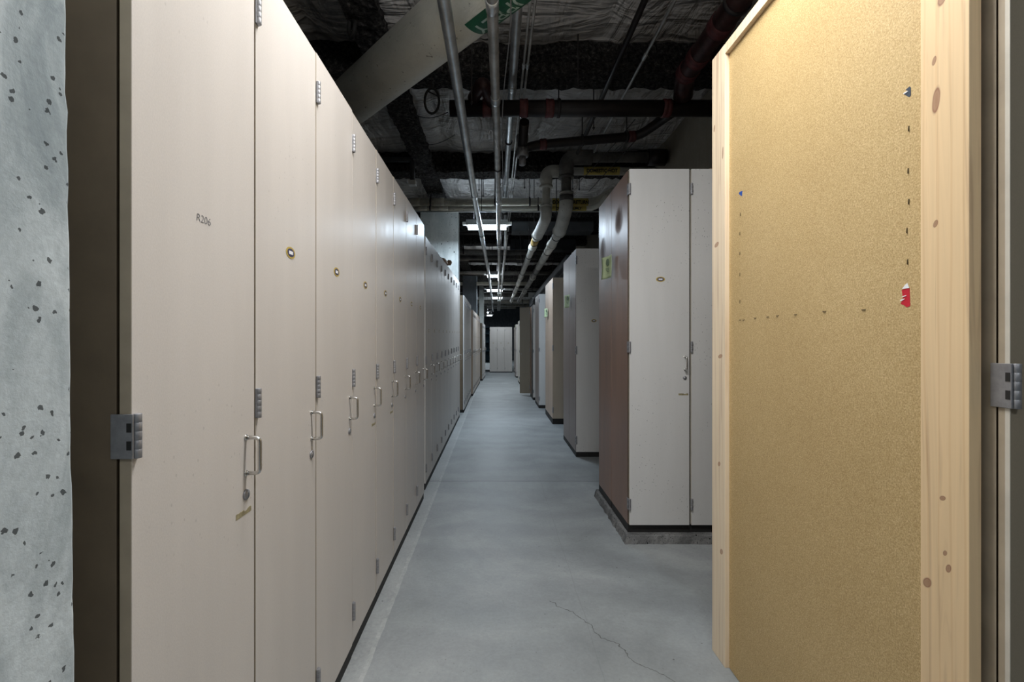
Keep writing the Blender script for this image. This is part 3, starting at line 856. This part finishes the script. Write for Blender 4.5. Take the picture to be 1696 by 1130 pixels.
pipe('black_pipe', 'slim black pipe slanting across upper right, behind the sprinkler main', [(.99, 1.8, 3.56), (.985, 5.45, 3.56)], .0225, 'black_iron', n=14)
pipe('thin_conduit', 'thin grey conduit right of the slim black pipe', [(1.20, 1.8, 3.57), (1.18, 5.45, 3.57)], .0125, 'galv_dull', n=12, couplings=((0, .5),), cr=1.3)

pipe('steel_conduit', 'dark steel conduit starting beyond the first strip lamp, right of the other two', [(.175, 8.0, 3.52), (.175, 8.0, 2.945), (.22, 24, 2.945)], .028, 'galv_dull', .2,
     couplings=((1, .14), (1, .4)), cl=.10, cr=1.25, hangers=((1, .3),))
# sprinkler main and branch
sm = pipe('sprinkler_main', 'black sprinkler main with red couplings, running across the aisle', [(-.40, 4.0, 3.35), (2.15, 4.0, 3.35)], .068, 'black_iron', n=24,
     couplings=((0, .127), (0, .254), (0, .343), (0, .745)), cmat='red_paint', cr=1.13, cl=.075, hangers=((0, .375), (0, .93)), rod_h=3.62)
bm = bmesh.new(); tube(bm, round_path([(-.19, 3.93, 3.40), (-.10, 3.70, 3.42), (-.02, 3.98, 3.36)], .08), .052, 18)
o_ = obj('elbow', bm, 'iron_worn', sm); o_.matrix_parent_inverse = Matrix.Translation(-Vector((-.40, 4.0, 3.35)))
br = pipe('sprinkler_branch', 'lower black sprinkler branch slung below the main between two elbows', [(.262, 4.12, 3.29), (.262, 4.42, 3.20), (.262, 4.50, 3.20), (.40, 4.50, 3.245), (1.42, 4.50, 3.335), (1.58, 4.30, 3.40), (1.62, 4.09, 3.38)], .044, 'black_iron', .09, n=18,
     couplings=((3, .07), (3, .93)), cmat='red_paint', cr=1.2, cl=.07, hangers=((3, .45), (3, .88)), rod_h=3.62)
bm = bmesh.new(); lathe(bm, [(.05, -.12), (.06, -.11), (.06, -.04), (.048, -.03), (.048, .03), (.06, .04), (.06, .09), (.04, .10)], (.262, 4.42, 3.21), (0, 0, 1), 18)
lathe(bm, [(.02, -.20), (.035, -.19), (.035, -.12)], (.262, 4.42, 3.21), (0,0,1), 14)
o_ = obj('valve', bm, 'steel_dark', br); o_.matrix_parent_inverse = Matrix.Translation(-Vector((.262, 4.12, 3.29)))
pipe('sprinkler_riser', 'thick dark red sprinkler pipe descending at upper right towards the main', [(1.56, 1.6, 3.50), (1.56, 3.75, 3.49), (1.62, 3.93, 3.42)], .080, 'iron_worn', .15, n=24,
     couplings=((0, .72), (0, .88), (0, .97)), cmat='red_paint', cr=1.1, cl=.09, hangers=((0, .62),), rod_h=3.95)

# white jacketed pipes that drop and then follow the aisle
ja = pipe('jacketed_pipe', 'white jacketed pipe dropping from an elbow and running down the aisle, left one', [(2.1, 5.97, 3.535), (.665, 5.97, 3.535), (.665, 5.97, 2.97), (.61, 6.5, 2.85), (.61, 17.5, 2.85)], .052, 'jacket_white', .16, n=24,
     couplings=((3, .09), (3, .40), (3, .7)), cmat='jacket_white', cr=1.3, cl=.13, hangers=((3, .06), (3, .16), (3, .34), (3, .55), (3, .8)), rod_h=3.9)
jb = pipe('jacketed_pipe', 'grey-stained jacketed pipe right of the white one, following the aisle', [(2.1, 5.68, 3.60), (.885, 5.68, 3.60), (.885, 5.68, 3.0), (.90, 6.15, 2.85), (.90, 17.5, 2.85)], .062, 'jacket_dirty', .16, n=24,
     couplings=((3, .10), (3, .42), (3, .7)), cmat='jacket_white', cr=1.25, cl=.13, hangers=((3, .05), (3, .15), (3, .35), (3, .6)), rod_h=3.9)
def sleeve(par, org, pts, r, mat, nm_='insulation_sleeve', bend=.14):
    bm = bmesh.new(); tube(bm, [p-Vector(org) for p in round_path(pts, bend, 8)], r, 24); return obj(nm_, bm, mat, par)
A0 = (2.1, 5.97, 3.535); B0 = (2.1, 5.68, 3.60)
sleeve(ja, A0, [(.86, 5.97, 3.535), (.665, 5.97, 3.535), (.665, 5.97, 3.33)], .080, 'jacket_white', bend=.19)
sleeve(ja, A0, [(.665, 5.97, 3.34), (.665, 5.97, 3.31)], .088, 'jacket_white')
sleeve(ja, A0, [(.665, 5.97, 3.07), (.665, 5.97, 2.93), (.625, 6.35, 2.85), (.612, 6.62, 2.85)], .075, 'jacket_white', bend=.13)
for o3, par, org, rr_, mt in (((.665, 5.97, 3.075), ja, A0, .080, 'jacket_white'), ((.885, 5.68, 3.35), jb, B0, .098, 'jacket_dirty'), ((.885, 5.68, 3.15), jb, B0, .091, 'jacket_white')):
    sleeve(par, org, [(o3[0], o3[1], o3[2]-.012), (o3[0], o3[1], o3[2]+.012)], rr_, mt, 'collar')
sleeve(ja, A0, [(.6125, 6.60, 2.85), (.612, 6.63, 2.85)], .084, 'jacket_white', 'collar')
sleeve(jb, B0, [(.898, 6.37, 2.85), (.898, 6.41, 2.85)], .095, 'jacket_white', 'collar')
sleeve(jb, B0, [(.885, 5.68, 3.12), (.885, 5.68, 3.05)], .088, 'jacket_dirty', 'soot_band')
sleeve(ja, A0, [(.61, 6.85, 2.85), (.61, 7.15, 2.85)], .056, 'brass', 'pipe_label')
sleeve(jb, B0, [(1.20, 5.68, 3.60), (.885, 5.68, 3.60), (.885, 5.68, 3.34)], .092, 'jacket_dirty', bend=.2)
sleeve(jb, B0, [(.885, 5.68, 3.16), (.885, 5.68, 2.98), (.89, 6.1, 2.86), (.898, 6.4, 2.85)], .086, 'jacket_white', bend=.13)
sleeve(jb, B0, [(.90, 6.4, 2.85), (.90, 9.5, 2.85)], .064, 'jacket_white')
sleeve(jb, B0, [(1.9, 5.68, 3.60), (2.12, 5.68, 3.60)], .10, 'black_iron')

# cream pipes crossing the aisle in front of the pale column
def yl(par, org, x0, x1, y, z, r, s, parts):
    """yellow wrap label with black letters on the camera side of an x-running pipe"""
    bm = bmesh.new(); n = 12; g = []
    for k in range(n+1):
        a = -1.25+2.1*k/n
        g.append([bm.verts.new((x, y-math.cos(a)*(r+.002)-org[1]*0, z+math.sin(a)*(r+.002))) for x in (x0, x1)])
    for a, b in zip(g, g[1:]): bm.faces.new((a[0], a[1], b[1], b[0]))
    for v in bm.verts: v.co -= Vector(org)
    obj('pipe_label', bm, 'yellow_label', par)['label'] = 'yellow wrap label with black lettering'
    tb = text_mesh(parts, s, .002)
    for v in tb.verts:
        a = v.co.y/r - .25
        v.co = Vector(((x0+x1)/2+v.co.x, y-math.cos(a)*(r+.0085), z+math.sin(a)*(r+.0085)))-Vector(org)
    obj('label_lettering', tb, 'black', par)
P0 = (-2.55, 7.0, 3.44)
cp = pipe('insulated_pipe', 'upper and thicker of two cream pipes crossing the aisle, yellow RETURN label', [P0, (1.55, 7.0, 3.44), (1.80, 7.0, 3.62), (2.15, 7.0, 3.62)], .066, 'jacket_cream', .14, n=24,
     couplings=((0, .32), (0, .41)), cmat='jacket_cream', cr=1.08, cl=.16, hangers=((0, .38), (0, .62), (0, .75), (0, .9)), rod_h=3.9)
yl(cp, P0, .87, 1.42, 7.0, 3.44, .066, .062, 'COOLING  RETURN')
P1 = (-2.55, 6.93, 3.322)
cp = pipe('insulated_pipe', 'lower and slimmer of two cream pipes crossing the aisle, yellow SUPPLY label', [P1, (1.45, 6.93, 3.322), (1.60, 6.84, 3.38), (1.68, 6.80, 3.5)], .042, 'jacket_cream', .12, n=20,
     couplings=((0, .36), (0, .44)), cmat='jacket_cream', cr=1.1, cl=.14, hangers=((0, .39), (0, .8)), rod_h=3.5)
yl(cp, P1, .84, 1.38, 6.93, 3.322, .042, .045, 'COOLING  SUPPLY')
pipe('thin_conduit', 'thin pale conduit just below the two cream pipes', [(-2.55, 6.8, 3.245), (2.15, 6.8, 3.245)], .011, 'galv', n=12)
yl(ja, A0, 1.15, 1.62, 5.97, 3.535, .056, .055, 'DOMESTIC HOT')

# ducts, cross pipes and hangers further back
rng = random.Random(11)
far = [(8.9, 3.42, .03, 'black_iron'), (9.9, 3.28, .055, 'jacket_dirty'), (10.3, 3.12, .02, 'black_iron'), (11.2, 3.36, .075, 'jacket_dirty'), (12.6, 3.22, .05, 'jacket_dirty'),
       (13.6, 3.30, .03, 'black_iron'), (14.6, 3.16, .06, 'jacket_cream'), (16.6, 3.22, .05, 'galv_dull'), (18.0, 3.15, .09, 'jacket_dirty'), (20.4, 3.1, .08, 'jacket_white'), (22.6, 3.12, .06, 'galv_dull'), (24.4, 3.12, .05, 'galv_dull')]
for i, (y, z, r, m) in enumerate(far):
    kind = {'galv_dull': 'grey steel', 'jacket_cream': 'cream jacketed', 'black_iron': 'thin black', 'jacket_dirty': 'soot-grey jacketed', 'jacket_white': 'white jacketed'}[m]
    pipe('cross_pipe', '%s pipe crossing the aisle overhead, %s of those beyond the pale column' % (kind, (ORD)[i]), [([-2.55, -2.55, -.6, -2.55, -2.55][i % 5], y, z), ([2.15, 1.1, 2.15, 1.3, 2.15][i % 5], y+(.25 if i % 3 == 1 else 0), z)], r, m, n=12,
         hangers=tuple((0, f) for f in (.2+.6*rng.random() for _ in range(4)) if not .54 < f < .63), rod_h=3.9)
tag(obj('air_duct', bx(.35, 1.9, 10.7, 11.05, 3.46, 3.72, .02), 'dark_duct'), 'dark rectangular duct across the ceiling beyond the first strip lamp', 'duct')
tag(obj('air_duct', bx(.30, 1.8, 8.3, 8.66, 3.32, 3.50, .02), 'dark_duct'), 'flat dark duct across the ceiling just behind the cream pipes', 'duct')
tag(obj('air_duct', bx(1.40, 1.95, 9.0, 18.8, 2.72, 3.02, .02), 'dark_duct'), 'long dark duct following the right side of the ceiling', 'duct')
bm = bmesh.new(); lathe(bm, [(.25, 0), (.25, 1.9)], (-2.3, 21.5, 2.75), (1, 0, 0), 24)
for q in (-2.0, -.7): tube(bm, [(q, 21.5, 2.98), (q, 21.5, 3.80)], .008, 8)
tag(obj('air_duct', bm, 'galv_dull'), 'round grey duct end above the far left cabinets', 'duct')
# threaded rods hanging free between the beams
rods = [(-.185, 3.55, 3.15), (-.17, 6.3, 3.3), (-.30, 6.6, 3.52), (-.24, 6.65, 3.5), (.42, 6.55, 3.5), (1.0, 6.6, 3.5), (1.12, 6.6, 3.5), (1.22, 6.62, 3.5), (.95, 4.4, 3.35), (.69, 3.8, 3.42), (.55, 9, 2.95), (.80, 9.1, 2.95), (-.5, 9.3, 3.3), (.3, 11.6, 3.1), (.5, 13, 3.1)]
rods += [(-.5+2.0*rng.random(), 8.4+8*rng.random(), 3.0+.4*rng.random()) for _ in range(26)]
rods = [q for q in rods if not (q[1] > 7 and min(abs(q[0]-c_) for c_ in (.165, .149, .19, .24, -.2, .06, .61, .9)) < .06) and not (q[1] > 8.2 and min(abs(q[1]-f_) for f_ in (8.45, 8.9, 9.9, 10.15, 10.3, 10.87, 11.2, 12.6, 12.85, 13.6, 14.6, 15.5, 16.6)) < .19)]
for i, (x, y, zb) in enumerate(rods):
    bm = bmesh.new(); tube(bm, [(x, y, zb), (x, y, 3.93)], .0055, 8); lathe(bm, [(.005, 0), (.013, .003), (.013, .012), (.005, .015)], (x, y, zb+.01), (0,0,1), 6)
    tag(obj('threaded_rod', bm, 'rod'), 'thin dark threaded rod hanging from the ceiling among the pipes', 'rod', 'threaded hanger rods')
# loop of black cable and drooping wires
bm = bmesh.new()
pts = [(-.42+.055*math.cos(a)*.9, 3.1+.0*a, 2.975+.10*math.sin(a)) for a in [k*2*PI/28 for k in range(29)]]
cx, cz, cy = -.53, 3.41, 3.8
tube(bm, [(cx+.06*math.cos(k*2*PI/28), cy, cz-.10+.105*math.sin(k*2*PI/28)) for k in range(29)], .010, 10)
tube(bm, [(cx-.03, cy, cz-.02), (cx+.04, cy, cz-.055)], .006, 8)
tube(bm, [(cx, cy, cz), (cx, cy, 3.9)], .005, 8)
tag(obj('cable_loop', bm, 'black'), 'black cable loop hanging under the big cream pipe', 'cable')
bm = bmesh.new()
tube(bm, [(-1.03, 3.25, 3.60), (-.99, 3.22, 3.56), (-1.0, 3.22, 3.50), (-1.03, 3.25, 3.47), (-1.05, 3.26, 3.52), (-1.04, 3.25, 3.60), (-1.03, 3.25, 3.9)], .016, 10)
tag(obj('cable_loop', bm, 'black'), 'black cable bundle hanging at upper left above the big pipe', 'cable')
for i, (p, q, sag) in enumerate((((-1.0, 5.0, 3.55), (-.45, 5.1, 3.62), .10), ((-.9, 4.9, 3.75), (-.5, 4.8, 3.72), .05), ((1.35, 4.4, 3.45), (1.0, 5.4, 3.2), .02), ((1.6, 4.3, 3.5), (1.15, 5.6, 3.15), .0), ((.45, 8.4, 3.33), (.60, 10.4, 2.905), .1))):
    bm = bmesh.new(); n = 16
    tube(bm, [Vector(p).lerp(Vector(q), k/n)-Vector((0, 0, sag*math.sin(PI*k/n))) for k in range(n+1)], .004, 6)
    tag(obj('hanging_wire', bm, 'rod'), ['drooping wire above the left cabinets, lower one', 'drooping wire above the left cabinets, upper one', 'short wire under the sprinkler main at right', 'long slanting wire beside the right wall', 'cable hanging from the duct to the white jacketed pipe'][i], 'wire')
# junction box and conduit up left
jx = thing('junction_box', 'dark conduit drop with pale box above the left cabinets', 'conduit', (-1.02, 5.6, 3.2))
bm = bmesh.new(); tube(bm, round_path([(-.9, 0, .34), (0, 0, .34), (0, 0, .08)], .06), .03, 14); obj('conduit', bm, 'dark_duct', jx)
obj('box', bx(-.045, .045, -.04, .04, .02, .08, .006), 'white_plastic', jx)
